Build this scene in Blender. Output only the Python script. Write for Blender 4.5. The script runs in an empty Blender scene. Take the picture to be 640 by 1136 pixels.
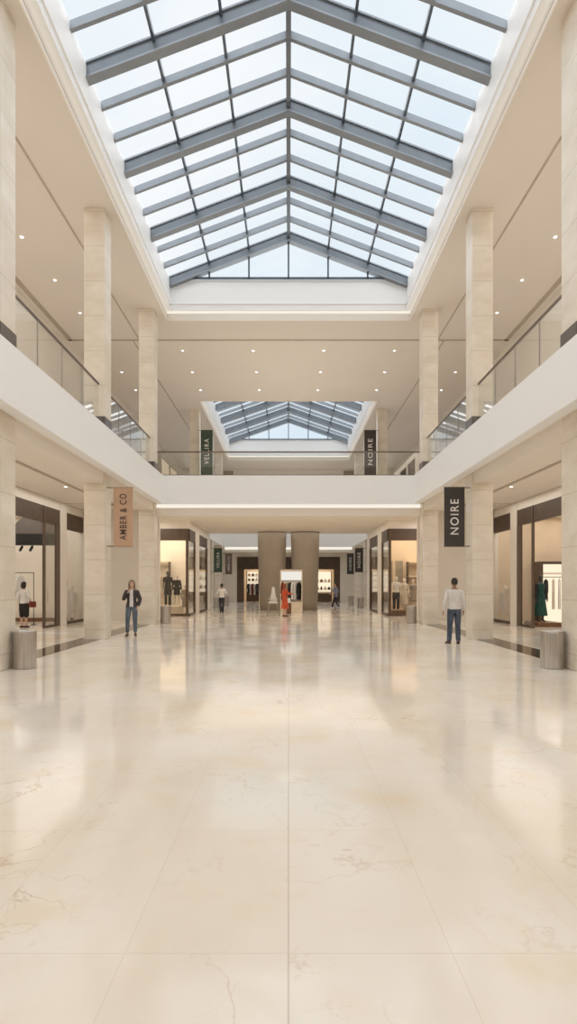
import bpy, bmesh, math, random
from mathutils import Vector, Matrix
random.seed(7)
C = bpy.context.scene.collection
S = bpy.context.scene
PI = math.pi

# ------------------------------------------------------------------ materials
def newmat(name):
    m = bpy.data.materials.new(name); m.use_nodes = True
    nt = m.node_tree
    return m, nt, nt.nodes['Principled BSDF']
def noise_mix(nt, c1, c2, scale=4, detail=4, stretch=(1, 1, 1), lo=.35, hi=.65, coord='Object'):
    tc = nt.nodes.new('ShaderNodeTexCoord'); mp = nt.nodes.new('ShaderNodeMapping')
    mp.inputs['Scale'].default_value = stretch
    n = nt.nodes.new('ShaderNodeTexNoise'); n.inputs['Scale'].default_value = scale; n.inputs['Detail'].default_value = detail
    r = nt.nodes.new('ShaderNodeValToRGB'); r.color_ramp.elements[0].position = lo; r.color_ramp.elements[1].position = hi
    r.color_ramp.elements[0].color = (*c1, 1); r.color_ramp.elements[1].color = (*c2, 1)
    L = nt.links
    L.new(tc.outputs[coord], mp.inputs[0]); L.new(mp.outputs[0], n.inputs['Vector']); L.new(n.outputs['Fac'], r.inputs[0])
    return r.outputs[0], tc, n
def mat(name, col, rough=.5, metal=0, var=.06, scale=3, spec=None, stretch=(1, 1, 1)):
    m, nt, p = newmat(name)
    a = tuple(max(0, c * (1 - var)) for c in col); b = tuple(min(1, c * (1 + var)) for c in col)
    o, _, _ = noise_mix(nt, a, b, scale, 3, stretch)
    nt.links.new(o, p.inputs['Base Color'])
    p.inputs['Roughness'].default_value = rough; p.inputs['Metallic'].default_value = metal
    if spec is not None: p.inputs['Specular IOR Level'].default_value = spec
    return m
def emis(name, col, st):
    m = bpy.data.materials.new(name); m.use_nodes = True; nt = m.node_tree; nt.nodes.clear()
    e = nt.nodes.new('ShaderNodeEmission'); e.inputs[0].default_value = (*col, 1); e.inputs[1].default_value = st
    o = nt.nodes.new('ShaderNodeOutputMaterial'); nt.links.new(e.outputs[0], o.inputs[0])
    return m
def glass(name, tint, refl=1.0, rough=.02):
    m = bpy.data.materials.new(name); m.use_nodes = True; nt = m.node_tree; nt.nodes.clear(); L = nt.links
    t = nt.nodes.new('ShaderNodeBsdfTransparent'); t.inputs[0].default_value = (*tint, 1)
    g = nt.nodes.new('ShaderNodeBsdfGlossy'); g.inputs['Roughness'].default_value = rough
    f = nt.nodes.new('ShaderNodeLayerWeight'); f.inputs[0].default_value = .5
    pw = nt.nodes.new('ShaderNodeMath'); pw.operation = 'POWER'; pw.inputs[1].default_value = 4.5; L.new(f.outputs['Facing'], pw.inputs[0])
    ma = nt.nodes.new('ShaderNodeMath'); ma.operation = 'MULTIPLY_ADD'; ma.inputs[1].default_value = .94; ma.inputs[2].default_value = .04; L.new(pw.outputs[0], ma.inputs[0])
    mu = nt.nodes.new('ShaderNodeMath'); mu.operation = 'MULTIPLY'; mu.inputs[1].default_value = refl; mu.use_clamp = True
    mx = nt.nodes.new('ShaderNodeMixShader'); o = nt.nodes.new('ShaderNodeOutputMaterial')
    L.new(ma.outputs[0], mu.inputs[0]); L.new(mu.outputs[0], mx.inputs[0]); L.new(t.outputs[0], mx.inputs[1]); L.new(g.outputs[0], mx.inputs[2])
    L.new(mx.outputs[0], o.inputs[0])
    return m

def math_node(nt, op, a, b=None, c=None):
    n = nt.nodes.new('ShaderNodeMath'); n.operation = op
    for i, v in enumerate((a, b, c)):
        if v is None: continue
        if isinstance(v, (int, float)): n.inputs[i].default_value = v
        else: nt.links.new(v, n.inputs[i])
    return n.outputs[0]
def mixc(nt, fac, a, b, blend='MIX'):
    n = nt.nodes.new('ShaderNodeMix'); n.data_type = 'RGBA'; n.blend_type = blend
    for i, v in ((0, fac), (6, a), (7, b)):
        if isinstance(v, (int, float)): n.inputs[i].default_value = v
        elif isinstance(v, tuple): n.inputs[i].default_value = (*v, 1)
        else: nt.links.new(v, n.inputs[i])
    return n.outputs[2]

def marble_floor():
    m, nt, p = newmat('polished cream marble'); L = nt.links
    base, tc, n = noise_mix(nt, (.77, .69, .58), (.85, .81, .745), .55, 8, (1, .8, 1), .36, .62)
    # per-tile tone
    sep = nt.nodes.new('ShaderNodeSeparateXYZ'); L.new(tc.outputs['Object'], sep.inputs[0])
    W, D = 1.42, 2.5
    u = math_node(nt, 'DIVIDE', sep.outputs[0], W / 2); v = math_node(nt, 'DIVIDE', sep.outputs[1], D / 2)
    cu = math_node(nt, 'FLOOR', u); cv = math_node(nt, 'FLOOR', v)
    cmb = nt.nodes.new('ShaderNodeCombineXYZ'); L.new(cu, cmb.inputs[0]); L.new(cv, cmb.inputs[1])
    wn = nt.nodes.new('ShaderNodeTexWhiteNoise'); wn.noise_dimensions = '3D'; L.new(cmb.outputs[0], wn.inputs['Vector'])
    tone = math_node(nt, 'MULTIPLY', wn.outputs['Value'], .16)
    c1 = mixc(nt, tone, base, (.74, .64, .51))
    # veins: distorted noise ridges
    mp = nt.nodes.new('ShaderNodeMapping'); L.new(tc.outputs['Object'], mp.inputs[0])
    off = nt.nodes.new('ShaderNodeVectorMath'); off.operation = 'MULTIPLY_ADD'
    L.new(cmb.outputs[0], off.inputs[0]); off.inputs[1].default_value = (.31, .17, 0); L.new(mp.outputs[0], off.inputs[2])
    def vein(scale, width, dist, detail=5):
        nn = nt.nodes.new('ShaderNodeTexNoise'); nn.inputs['Scale'].default_value = scale; nn.inputs['Detail'].default_value = detail
        nn.inputs['Roughness'].default_value = .55; nn.inputs['Distortion'].default_value = dist
        L.new(off.outputs[0], nn.inputs['Vector'])
        a = math_node(nt, 'ABSOLUTE', math_node(nt, 'SUBTRACT', nn.outputs['Fac'], .5))
        r = nt.nodes.new('ShaderNodeMapRange'); r.inputs[1].default_value = 0; r.inputs[2].default_value = width
        r.inputs[3].default_value = 1; r.inputs[4].default_value = 0; L.new(a, r.inputs[0]); return r.outputs[0]
    v1 = vein(.7, .006, .35, 8); v2 = vein(1.7, .006, .3, 7)
    msk, _, _ = noise_mix(nt, (0, 0, 0), (1, 1, 1), .8, 2, (1, 1, 1), .45, .65)
    f1 = math_node(nt, 'MULTIPLY', math_node(nt, 'MULTIPLY', v1, msk), .60)
    f2 = math_node(nt, 'MULTIPLY', math_node(nt, 'MULTIPLY', v2, msk), .42)
    c2 = mixc(nt, f1, c1, (.52, .37, .22)); c3 = mixc(nt, f2, c2, (.60, .45, .28))
    # golden stains
    st, _, _ = noise_mix(nt, (0, 0, 0), (1, 1, 1), 1.3, 7, (1, 1, 1), .56, .74)
    c3 = mixc(nt, math_node(nt, 'MULTIPLY', st, .60), c3, (.78, .62, .42))
    # joints
    def joint(val, per, w):
        fr = math_node(nt, 'ABSOLUTE', math_node(nt, 'SUBTRACT', math_node(nt, 'FRACT', math_node(nt, 'ADD', val, .5)), .5))
        return math_node(nt, 'LESS_THAN', math_node(nt, 'MULTIPLY', fr, per), w)
    j = math_node(nt, 'MAXIMUM', joint(u, W / 2, .0028), joint(v, D / 2, .0035))
    jc = math_node(nt, 'LESS_THAN', math_node(nt, 'ABSOLUTE', sep.outputs[0]), .0045)
    jj = math_node(nt, 'MAXIMUM', math_node(nt, 'MULTIPLY', j, .22), math_node(nt, 'MULTIPLY', jc, .5))
    c4 = mixc(nt, jj, c3, (.50, .40, .30))
    L.new(c4, p.inputs['Base Color'])
    rn, _, _ = noise_mix(nt, (.07, .07, .07), (.15, .15, .15), 1.2, 4)
    L.new(rn, p.inputs['Roughness'])
    p.inputs['IOR'].default_value = 1.6
    bp = nt.nodes.new('ShaderNodeBump'); bp.inputs['Strength'].default_value = .05; bp.inputs['Distance'].default_value = .02
    bn = nt.nodes.new('ShaderNodeTexNoise'); bn.inputs['Scale'].default_value = 1.6; L.new(tc.outputs['Object'], bn.inputs['Vector'])
    L.new(bn.outputs['Fac'], bp.inputs['Height']); L.new(bp.outputs[0], p.inputs['Normal'])
    return m
def travertine(name='cream travertine'):
    m, nt, p = newmat(name); L = nt.links
    base, tc, n = noise_mix(nt, (.72, .645, .53), (.86, .80, .71), 1.6, 7, (1, 1, 1.8), .33, .68)
    geo = nt.nodes.new('ShaderNodeNewGeometry')
    sep = nt.nodes.new('ShaderNodeSeparateXYZ'); L.new(geo.outputs['Position'], sep.inputs[0])
    v = math_node(nt, 'DIVIDE', math_node(nt, 'SUBTRACT', sep.outputs[2], 1.3), 1.0)
    fl = math_node(nt, 'FLOOR', v)
    wn = nt.nodes.new('ShaderNodeTexWhiteNoise'); wn.noise_dimensions = '1D'; L.new(fl, wn.inputs['W'])
    c1 = mixc(nt, math_node(nt, 'MULTIPLY', wn.outputs['Value'], .30), base, (.74, .63, .49))
    fr = math_node(nt, 'ABSOLUTE', math_node(nt, 'SUBTRACT', math_node(nt, 'FRACT', math_node(nt, 'ADD', v, .5)), .5))
    j = math_node(nt, 'LESS_THAN', fr, .008)
    c2 = mixc(nt, math_node(nt, 'MULTIPLY', j, .45), c1, (.42, .33, .24))
    L.new(c2, p.inputs['Base Color']); p.inputs['Roughness'].default_value = .35
    return m

M = {
 'floor': marble_floor(), 'trav': travertine(),
 'ceil': mat('warm beige ceiling paint', (.79, .72, .645), .8, 0, .012, .3),
 'soffit': mat('cream soffit paint', (.85, .785, .70), .75, 0, .012, .3),
 'white': mat('white painted fascia', (.93, .93, .93), .45, 0, .01, .3),
 'curb': mat('white skylight curb', (.95, .95, .95), .5, 0, .01, .3),
 'wall': mat('cream wall panelling', (.82, .765, .69), .45, 0, .025, .5),
 'line': mat('shadow groove', (.50, .42, .34), .8),
 'granite': mat('dark polished granite', (.10, .075, .055), .08, 0, .5, 14),
 'steel_blue': mat('blue grey painted steel', (.155, .175, .20), .4, .3, .05, 2),
 'steel_light': mat('light grey steel flange', (.25, .275, .305), .4, .3, .05, 2),
 'bar': mat('dark glazing bar', (.10, .125, .155), .4, .2),
 'brown': mat('dark bronze panel', (.105, .07, .048), .35, .2, .1, 2),
 'brown2': mat('dark walnut panel', (.095, .066, .048), .5, 0, .12, 2, .3),
 'plinth': mat('dark bronze plinth', (.16, .14, .125), .3, .5),
 'rail': mat('bronze handrail', (.17, .13, .10), .3, .6),
 'steel': mat('brushed stainless steel', (.52, .49, .46), .28, 1.0, .12, 6, stretch=(8, 8, .3)),
 'steelrim': mat('dark bin opening', (.05, .05, .05), .4, .5),
 'drum': mat('taupe plaster', (.32, .27, .21), .55, 0, .05, 1.2),
 'cove': emis('warm cove light', (1, .925, .81), .84),
 'lamp': emis('warm downlight lens', (1, .92, .8), 7),
 'trimring': mat('white downlight ring', (.85, .8, .74), .5),
 'skyglass': glass('skylight glass', (.99, .995, 1.0), .25),
 'glass': glass('clear balustrade glass', (.975, .985, .98), 1.0, .01),
 'shopglass': glass('shop window glass', (.93, .92, .90), .9, .02),
 'darkglass': mat('dark tinted glass', (.07, .05, .04), .08, 0, .1, 2),
 'shopwall': mat('bright shop wall', (.86, .80, .70), .7, 0, .03, 1),
 'shopwarm': mat('warm shop wall', (.72, .58, .42), .7, 0, .05, 1),
 'glow': emis('backlit panel', (1, .84, .62), .95),
 'wood': mat('dark wood base', (.16, .075, .035), .4, 0, .2, 5, stretch=(1, 1, 6)),
 'shelf': mat('pale shelf', (.80, .70, .56), .4),
 'black': mat('black metal', (.018, .017, .016), .4, .3),
 'blackcloth': mat('black cloth', (.022, .02, .02), .9, 0, .2, 20),
 'greycloth': mat('light grey knit', (.70, .68, .665), .9, 0, .08, 25),
 'whitecloth': mat('white cotton', (.80, .78, .76), .9, 0, .06, 20),
 'creamcloth': mat('cream cloth', (.74, .66, .55), .9, 0, .08, 20),
 'brownjacket': mat('dark brown jacket', (.055, .042, .042), .7, 0, .25, 12),
 'denim': mat('blue denim', (.075, .098, .14), .85, 0, .3, 9, stretch=(1, 1, .3)),
 'denimgrey': mat('grey blue denim', (.12, .15, .195), .85, 0, .3, 9, stretch=(1, 1, .3)),
 'green': mat('dark green cloth', (.009, .06, .045), .8, 0, .3, 12),
 'red': mat('orange red cloth', (.55, .085, .03), .75, 0, .2, 10),
 'maroon': mat('maroon cloth', (.18, .03, .02), .8, 0, .2, 10),
 'darktrouser': mat('dark trousers', (.035, .035, .05), .85, 0, .2, 10),
 'bluegrey': mat('blue grey cloth', (.28, .29, .36), .85, 0, .15, 10),
 'skin': mat('light skin', (.60, .39, .28), .5, 0, .06, 8),
 'skin2': mat('tan skin', (.34, .20, .135), .5, 0, .06, 8),
 'hairdark': mat('dark hair', (.018, .013, .011), .5, 0, .3, 30),
 'hairbrown': mat('light brown hair', (.20, .12, .07), .5, 0, .3, 30),
 'hairred': mat('auburn hair', (.24, .06, .025), .5, 0, .3, 30),
 'shoe': mat('brown leather', (.07, .035, .025), .4, 0, .2, 10),
 'mannequin': mat('ivory mannequin', (.80, .73, .63), .4),
 'mannequindark': mat('charcoal mannequin', (.05, .042, .04), .4),
 'bannertan': mat('tan banner cloth', (.56, .37, .25), .75, 0, .05, 3),
 'bannerblack': mat('charcoal banner', (.045, .037, .033), .6, 0, .08, 3),
 'bannergreen': mat('green banner', (.045, .078, .055), .6, 0, .08, 3),
 'bannerbrown': mat('brown banner', (.15, .10, .08), .6, 0, .08, 3),
 'textwhite': mat('cream lettering', (.85, .82, .77), .6),
 'textdark': mat('dark brown lettering', (.06, .035, .025), .6),
 'eyewhite': mat('eye', (.05, .03, .02), .2),
 'lips': mat('lips', (.45, .16, .13), .5),
}

# ------------------------------------------------------------------ helpers
def tag(o, label=None, cat=None, group=None, kind=None):
    if label: o['label'] = label
    if cat: o['category'] = cat
    if group: o['group'] = group
    if kind: o['kind'] = kind
    return o
def empty(name, loc, label=None, cat=None, group=None, kind=None, rz=0):
    o = bpy.data.objects.new(name, None); C.objects.link(o); o.location = loc; o.rotation_euler = (0, 0, rz)
    o.empty_display_size = .1
    return tag(o, label, cat, group, kind)
def root_origin(o):
    p = Vector((0, 0, 0))
    while o: p += o.location; o = o.parent
    return p
class MB:
    def __init__(s): s.v = []; s.f = []; s.sm = []
    def add(s, vs, fs, smooth=False):
        k = len(s.v); s.v += [tuple(v) for v in vs]; s.f += [tuple(i + k for i in f) for f in fs]; s.sm += [smooth] * len(fs); return s
    def box(s, x0, x1, y0, y1, z0, z1):
        x0, x1 = min(x0, x1), max(x0, x1); y0, y1 = min(y0, y1), max(y0, y1); z0, z1 = min(z0, z1), max(z0, z1)
        vs = [(x, y, z) for x in (x0, x1) for y in (y0, y1) for z in (z0, z1)]
        return s.add(vs, [(0, 1, 3, 2), (4, 6, 7, 5), (0, 4, 5, 1), (2, 3, 7, 6), (0, 2, 6, 4), (1, 5, 7, 3)])
    def beam(s, p0, p1, w, d, axis='y'):      # bar from p0 to p1, top line on the points, vertical depth d
        o = Vector((0, w / 2, 0)) if axis == 'y' else Vector((w / 2, 0, 0))
        p0 = Vector(p0); p1 = Vector(p1); dz = Vector((0, 0, d)); vs = []
        for p in (p0, p1): vs += [p - o, p + o, p + o - dz, p - o - dz]
        return s.add(vs, [(0, 3, 2, 1), (4, 5, 6, 7), (0, 1, 5, 4), (1, 2, 6, 5), (2, 3, 7, 6), (3, 0, 4, 7)])
    def prism(s, poly, z0, z1):
        n = len(poly); vs = [(x, y, z0) for x, y in poly] + [(x, y, z1) for x, y in poly]
        return s.add(vs, [tuple(range(n))[::-1], tuple(range(n, 2 * n))] + [(i, (i + 1) % n, n + (i + 1) % n, n + i) for i in range(n)])
    def rings(s, rs, cap=True, smooth=True):   # rs: list of rings (lists of points)
        n = len(rs[0]); vs = [p for r in rs for p in r]; fs = []
        for k in range(len(rs) - 1):
            for i in range(n):
                j = (i + 1) % n; fs.append((k * n + i, k * n + j, (k + 1) * n + j, (k + 1) * n + i))
        if cap:
            fs.append(tuple(range(n))[::-1]); fs.append(tuple((len(rs) - 1) * n + i for i in range(n)))
        return s.add(vs, fs, smooth)
    def ell(s, secs, n=20, cap=True):          # horizontal ellipses: (x,y,z,rx,ry)
        return s.rings([[(x + rx * math.cos(2 * PI * i / n), y + ry * math.sin(2 * PI * i / n), z) for i in range(n)] for x, y, z, rx, ry in secs], cap)
    def tube(s, pts, rad, n=10, endcaps=True):
        pts = [Vector(p) for p in pts]
        if not isinstance(rad, (list, tuple)): rad = [rad] * len(pts)
        rs = []; prev = None
        P = list(pts); R = list(rad)
        if endcaps:
            d0 = (pts[0] - pts[1]).normalized(); d1 = (pts[-1] - pts[-2]).normalized()
            P = [pts[0] + d0 * R[0] * .75] + P + [pts[-1] + d1 * R[-1] * .75]; R = [R[0] * .45] + R + [R[-1] * .45]
        for i, p in enumerate(P):
            t = (P[min(i + 1, len(P) - 1)] - P[max(i - 1, 0)]).normalized()
            if prev is None:
                a = t.orthogonal().normalized()
            else:
                a = (prev - t * prev.dot(t)).normalized()
            prev = a; b = t.cross(a)
            rs.append([p + (a * math.cos(2 * PI * k / n) + b * math.sin(2 * PI * k / n)) * R[i] for k in range(n)])
        return s.rings(rs)
    def ball(s, c, r, n=14, m=8):
        if not isinstance(r, (list, tuple)): r = (r, r, r)
        rs = []
        for j in range(m + 1):
            a = -PI / 2 + PI * j / m; q = max(math.cos(a), .02)
            rs.append([(c[0] + r[0] * q * math.cos(2 * PI * i / n), c[1] + r[1] * q * math.sin(2 * PI * i / n), c[2] + r[2] * math.sin(a)) for i in range(n)])
        return s.rings(rs)
    def mesh(s, name, off=Vector((0, 0, 0)), bevel=0):
        me = bpy.data.meshes.new(name)
        me.from_pydata([tuple(Vector(v) - off) for v in s.v], [], s.f)
        me.polygons.foreach_set('use_smooth', s.sm)
        bm = bmesh.new(); bm.from_mesh(me); bmesh.ops.recalc_face_normals(bm, faces=bm.faces); bm.to_mesh(me); bm.free()
        me.update(); return me
    def build(s, name, material, parent=None, loc=None, bevel=0):
        if parent is not None: off = root_origin(parent)
        elif loc is not None: off = Vector(loc)
        else:
            xs = [v[0] for v in s.v]; ys = [v[1] for v in s.v]; zs = [v[2] for v in s.v]
            off = Vector(((min(xs) + max(xs)) / 2, (min(ys) + max(ys)) / 2, min(zs)))
        me = s.mesh(name, off); me.materials.append(material)
        o = bpy.data.objects.new(name, me); C.objects.link(o)
        if parent is not None: o.parent = parent
        else: o.location = off
        if bevel:
            b = o.modifiers.new('bevel', 'BEVEL'); b.width = bevel; b.segments = 2; b.limit_method = 'ANGLE'
        return o
def struct(name, mb, m, **k):
    o = mb.build(name, m, **k); o['kind'] = 'structure'; return o
def children(o): return [c for c in bpy.data.objects if c.parent == o]
def copy_tree(o, parent=None):
    c = o.copy(); C.objects.link(c)
    if parent is not None: c.parent = parent
    for ch in children(o): copy_tree(ch, c)
    return c

# ------------------------------------------------------------------ camera
CAMH = 1.6
cam = bpy.data.cameras.new('camera'); co = bpy.data.objects.new('camera', cam); C.objects.link(co)
co.location = (0, 0, CAMH); co.rotation_euler = (PI / 2, 0, 0)
cam.sensor_fit = 'HORIZONTAL'; cam.sensor_width = 36; cam.lens = 36; cam.shift_y = .125; cam.clip_end = 300
S.camera = co

# ------------------------------------------------------------------ dimensions
HC = 12.4                       # ceiling height
HS, HF = 4.77, 5.88             # slab soffit, slab top
XF = 4.93                       # balcony edge
CX0, CX1 = 5.27, 5.87           # column faces
YB0, YB1 = 22.7, 36.5           # bridge
XF2 = 5.45
YE = 51.0

# ------------------------------------------------------------------ setting
struct('floor', MB().box(-14.5, 14.5, -9, 57, -.2, 0), M['floor'], loc=(0, 0, 0))
for i, sx in enumerate((-1, 1)):
    struct('trim_%d' % (i + 1), MB().box(sx * 5.42, sx * 6.12, -8.5, 24.6, 0, .004), M['granite'])

# ceiling (upper) with two openings
S1 = dict(xo=4.99, y0=-5.2, y1=23.62, xc=4.83, zc0=12.79, ze=14.02, zr=15.86, n=9, y1c=23.55)
S2 = dict(xo=5.25, y0=34.0, y1=50.3, xc=5.12, zc0=12.79, ze=14.12, zr=15.92, n=5, y1c=50.0)
mb = MB(); z0, z1 = HC, HC + .26
for a, b in ((-14.5, -1), (1, 14.5)):
    s = -1 if a < 0 else 1
    mb.box(s * S1['xo'], s * 14.5, -9, 28, z0, z1); mb.box(s * S2['xo'], s * 14.5, 28, 57, z0, z1)
mb.box(-4.99, 4.99, -9, S1['y0'], z0, z1); mb.box(-4.99, 4.99, S1['y1'], 28, z0, z1)
mb.box(-5.25, 5.25, 28, S2['y0'], z0, z1); mb.box(-5.25, 5.25, S2['y1'], 57, z0, z1)
struct('ceiling', mb, M['ceil'])
# grooves in the ceiling
mb = MB()
for s in (-1, 1):
    mb.box(s * 6.56, s * 6.62, -8, 25.6, HC - .012, HC)
    mb.box(s * 9.55, s * 9.75, -8, 25.6, HC - .012, HC)
    mb.box(s * 6.86, s * 6.92, 25.6, 53.9, HC - .012, HC)
mb.box(-9.75, 9.75, 25.45, 25.6, HC - .012, HC)
struct('trim_3', mb, M['line'])

def skylight(idx, d, label):
    xo, xc, ze, zr = d['xo'], d['xc'], d['ze'], d['zr']; y0, y1 = d['y0'], d['y1']; yc0, yc1 = y0 + .1, d['y1c']
    # white lip around the opening
    mb = MB()
    for s in (-1, 1): mb.box(s * (xo - .03), s * (xo), y0, y1, HC - .03, HC + .26)
    mb.box(-xo, xo, y1 - .03, y1, HC - .03, HC + .26); mb.box(-xo, xo, y0, y0 + .03, HC - .03, HC + .26)
    struct('trim_%d' % (3 + idx * 3 - 2), mb, M['soffit'])
    # glow strip
    mb = MB(); g = .04
    for s in (-1, 1): mb.box(s * (xo + g), s * (xo + g + .03), y0, y1, HC + .26, d['zc0'])
    mb.box(-xo, xo, y1 + g, y1 + g + .03, HC + .26, d['zc0']); mb.box(-xo, xo, y0 - g - .03, y0 - g, HC + .26, d['zc0'])
    struct('trim_%d' % (3 + idx * 3 - 1), mb, M['cove'])
    mb = MB()
    for s in (-1, 1): mb.box(s * (xc - .04), s * xc, yc0, yc1, 13.02, 13.06); mb.box(s * (xc - .015), s * xc, yc0, yc1, 13.06, 13.085)
    mb.box(-xc, xc, yc1 - .04, yc1, 13.02, 13.06)
    struct('trim_%d' % (29 + idx), mb, M['curb'])
    mb = MB()
    for s in (-1, 1): mb.box(s * (xo - .034), s * (xo - .03), y0, y1, HC + .10, HC + .125)
    struct('trim_%d' % (31 + idx), mb, M['line'])
    # curb
    mb = MB()
    for s in (-1, 1): mb.box(s * xc, s * (xc + .45), yc0 - .45, yc1 + .45, d['zc0'], ze)
    mb.box(-xc, xc, yc1, yc1 + .45, d['zc0'], ze); mb.box(-xc, xc, yc0 - .45, yc0, d['zc0'], ze)
    struct('trim_%d' % (3 + idx * 3), mb, M['curb'])
    w = empty('window_%d' % idx, (0, (yc0 + yc1) / 2, ze), label, 'skylight', None, 'structure')
    step = (yc1 - yc0 - .15) / d['n'] if idx == 2 else 3.2
    def zz(x): return ze + (zr - ze) * (1 - abs(x) / xc)
    for k in range(d['n'] + 1):
        y = yc1 - .09 - k * step
        if y < yc0 - .3: continue
        for s in (-1, 1):
            rf = MB().beam((s * xc, y, ze + .02), (0, y, zr + .02), .16, .34).build('rafter', M['steel_blue'], w)
            MB().beam((s * xc, y, ze - .30), (0, y, zr - .30), .25, .05).beam((s * xc, y, ze + .05), (0, y, zr + .05), .25, .05).build('flange', M['steel_light'], rf)
        if k < d['n']:
            for q in (1, 2):
                yy = y - q * step / 3
                if yy < yc0: continue
                for s in (-1, 1):
                    MB().beam((s * xc, yy, ze + .04), (0, yy, zr + .04), .10, .20).beam((s * xc, yy + .055, ze + .05), (0, yy + .055, zr + .05), .15, .05).build('purlin', M['steel_light'], w)
    MB().beam((0, yc0, zr + .08), (0, yc1, zr + .08), .13, .30, 'x').build('ridge_beam', M['steel_blue'], w)
    for t in (1 / 3, 2 / 3):
        for s in (-1, 1):
            x = s * xc * t
            MB().beam((x, yc0, zz(x) + .05), (x, yc1, zz(x) + .05), .07, .13, 'x').build('glazing_bar', M['bar'], w)
    for yy in (yc1 - .06, yc0 + .06):
        for x in (-xc * 2 / 3, -xc / 3, 0, xc / 3, xc * 2 / 3):
            MB().box(x - .035, x + .035, yy - .03, yy + .03, ze, zz(x) - .02).build('gable_bar', M['bar'], w)
        MB().box(-xc, xc, yy - .03, yy + .03, ze, ze + .07).build('gable_sill', M['bar'], w)
    mb = MB()
    for s in (-1, 1): mb.add([(s * xc, yc0, ze + .07), (0, yc0, zr + .07), (0, yc1, zr + .07), (s * xc, yc1, ze + .07)], [(0, 1, 2, 3)])
    for yy in (yc0, yc1): mb.add([(-xc, yy, ze), (xc, yy, ze), (0, yy, zr + .07)], [(0, 1, 2)])
    mb.build('glass_pane', M['skyglass'], w)
skylight(1, S1, 'large gabled glass skylight with blue-grey rafters over the near hall')
skylight(2, S2, 'smaller gabled glass skylight over the far hall beyond the bridge')

# balcony slabs, bridge
for i, s in enumerate((-1, 1)):
    n = ('left', 'right')[i]
    o = struct('trim_%d' % (10 + i), MB().box(s * XF, s * 5.2, -8.5, YB0, HS, HF), M['white']); o['label'] = 'white balcony fascia along the %s side' % n
    struct('trim_%d' % (12 + i), MB().box(s * 5.2, s * 14.5, -8.5, YB0, HS + .02, HF - .02), M['soffit'])
    struct('trim_%d' % (14 + i), MB().box(s * XF2, s * 14.5, YB1, 57, HS, HF), M['white'])
    # beam between the columns under the slab
    struct('trim_%d' % (16 + i), MB().box(s * (CX0 + .04), s * CX1, -8.5, YB0 - .05, HS - .27, HS + .02), M['soffit'])
    struct('trim_%d' % (18 + i), MB().box(s * 7.0, s * 7.12, -8.5, 24.9, HS - .0, HS + .015), M['line'])
struct('trim_20', MB().box(-XF - .3, XF + .3, YB0, YB0 + .3, HS, HF), M['white'])['label'] = 'white fascia of the bridge'
struct('trim_21', MB().box(-14.5, 14.5, YB0 + .3, YB1, HS + .02, HF - .02), M['soffit'])
struct('trim_22', MB().box(-5.25, 5.25, YB0 + .24, YB0 + .28, HS - .13, HS), M['cove'])
struct('trim_23', MB().box(-5.27, 5.27, YB0 + .28, YB0 + .75, HS - .44, HS + .02), M['soffit'])
struct('trim_24', MB().box(-XF2, XF2, 49.2, 49.5, HS, HF), M['white'])
struct('trim_25', MB().box(-XF2, XF2, 49.5, 57, HS + .02, HF - .02), M['soffit'])
struct('trim_26', MB().box(-XF2, XF2, 49.42, 49.48, HS - .2, HS), M['cove'])
struct('trim_27', MB().box(-6.6, 6.6, 49.5, 50.2, HS - .42, HS + .02), M['soffit'])

# walls
struct('wall_back', MB().box(-14.5, 14.5, -9, -8.5, 0, HC), M['wall'])
LW = 8.85
def side_wall(name, s):
    mb = MB()
    mb.box(s * LW, s * (LW + .2), -8.5, 17.7, 0, HS); mb.box(s * LW, s * (LW + .2), 17.7, 25, 4.45, HS)
    mb.box(s * (LW - .03), s * (LW + .2), 22.33, 22.95, 0, HS)
    mb.box(s * LW, s * (LW + .2), 24.9, 25.0, 0, HS)
    # upper gallery wall and its return
    mb.box(s * 9.9, s * 10.1, -8.5, 57, HF - .02, HC)
    # lower transverse wall behind the third column
    mb.box(s * 5.6, s * LW, 25.0, 25.2, 0, HS + .02); mb.box(s * LW, s * 14.5, 25.0, 25.2, 0, HS + .02)
    mb.box(s * 8.85, s * 9.05, 25.2, 28.8, 0, HS + .02)
    mb.box(s * 14.3, s * 14.5, -8.5, 57, 0, HS + .02)
    # shop interior near return
    mb.box(s * 9.05, s * 14.3, 16.4, 16.6, 0, HS + .02)
    # far side wall, lower
    mb.box(s * 5.02, s * 9, 28.95, 29.2, 4.36, HS + .02) if False else None
    mb.box(s * 4.97, s * 5.3, 28.8, YB1, 4.36, HS + .02)
    mb.box(s * 5.3, s * 9.05, 28.8, 29.0, 4.36, HS + .02)
    mb.box(s * 4.97, s * 5.3, 30.7, 32.2, 0, 4.36)
    mb.box(s * 4.97, s * 5.3, 35.3, YB1 + .1, 0, 4.36)
    mb.box(s * 5.45, s * 6.1, YB1 + .1, 39.6, 0, HS)
    mb.box(s * 6.5, s * 6.7, 39.6, 51, 0, HS)
    mb.box(s * 6.1, s * 6.7, 39.4, 39.6, 0, HS)
    # shop B inner back wall
    return struct(name, mb, M['wall'])
side_wall('wall_left', -1); side_wall('wall_right', 1)
mb = MB()
mb.box(-9, -4.55, YE, YE + .25, 0, HS); mb.box(4.55, 9, YE, YE + .25, 0, HS); mb.box(-4.55, 4.55, YE, YE + .25, 4.0, HS)
mb.box(-9.9, 9.9, 54, 54.2, HF - .02, HC)
struct('wall_far', mb, M['wall'])
for i, s in enumerate((-1, 1)):
    struct('window_%d' % (3 + i), MB().box(s * 5.15, s * 6.1, 53.96, 54, 9.3, 12.2), M['drum'])

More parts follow.
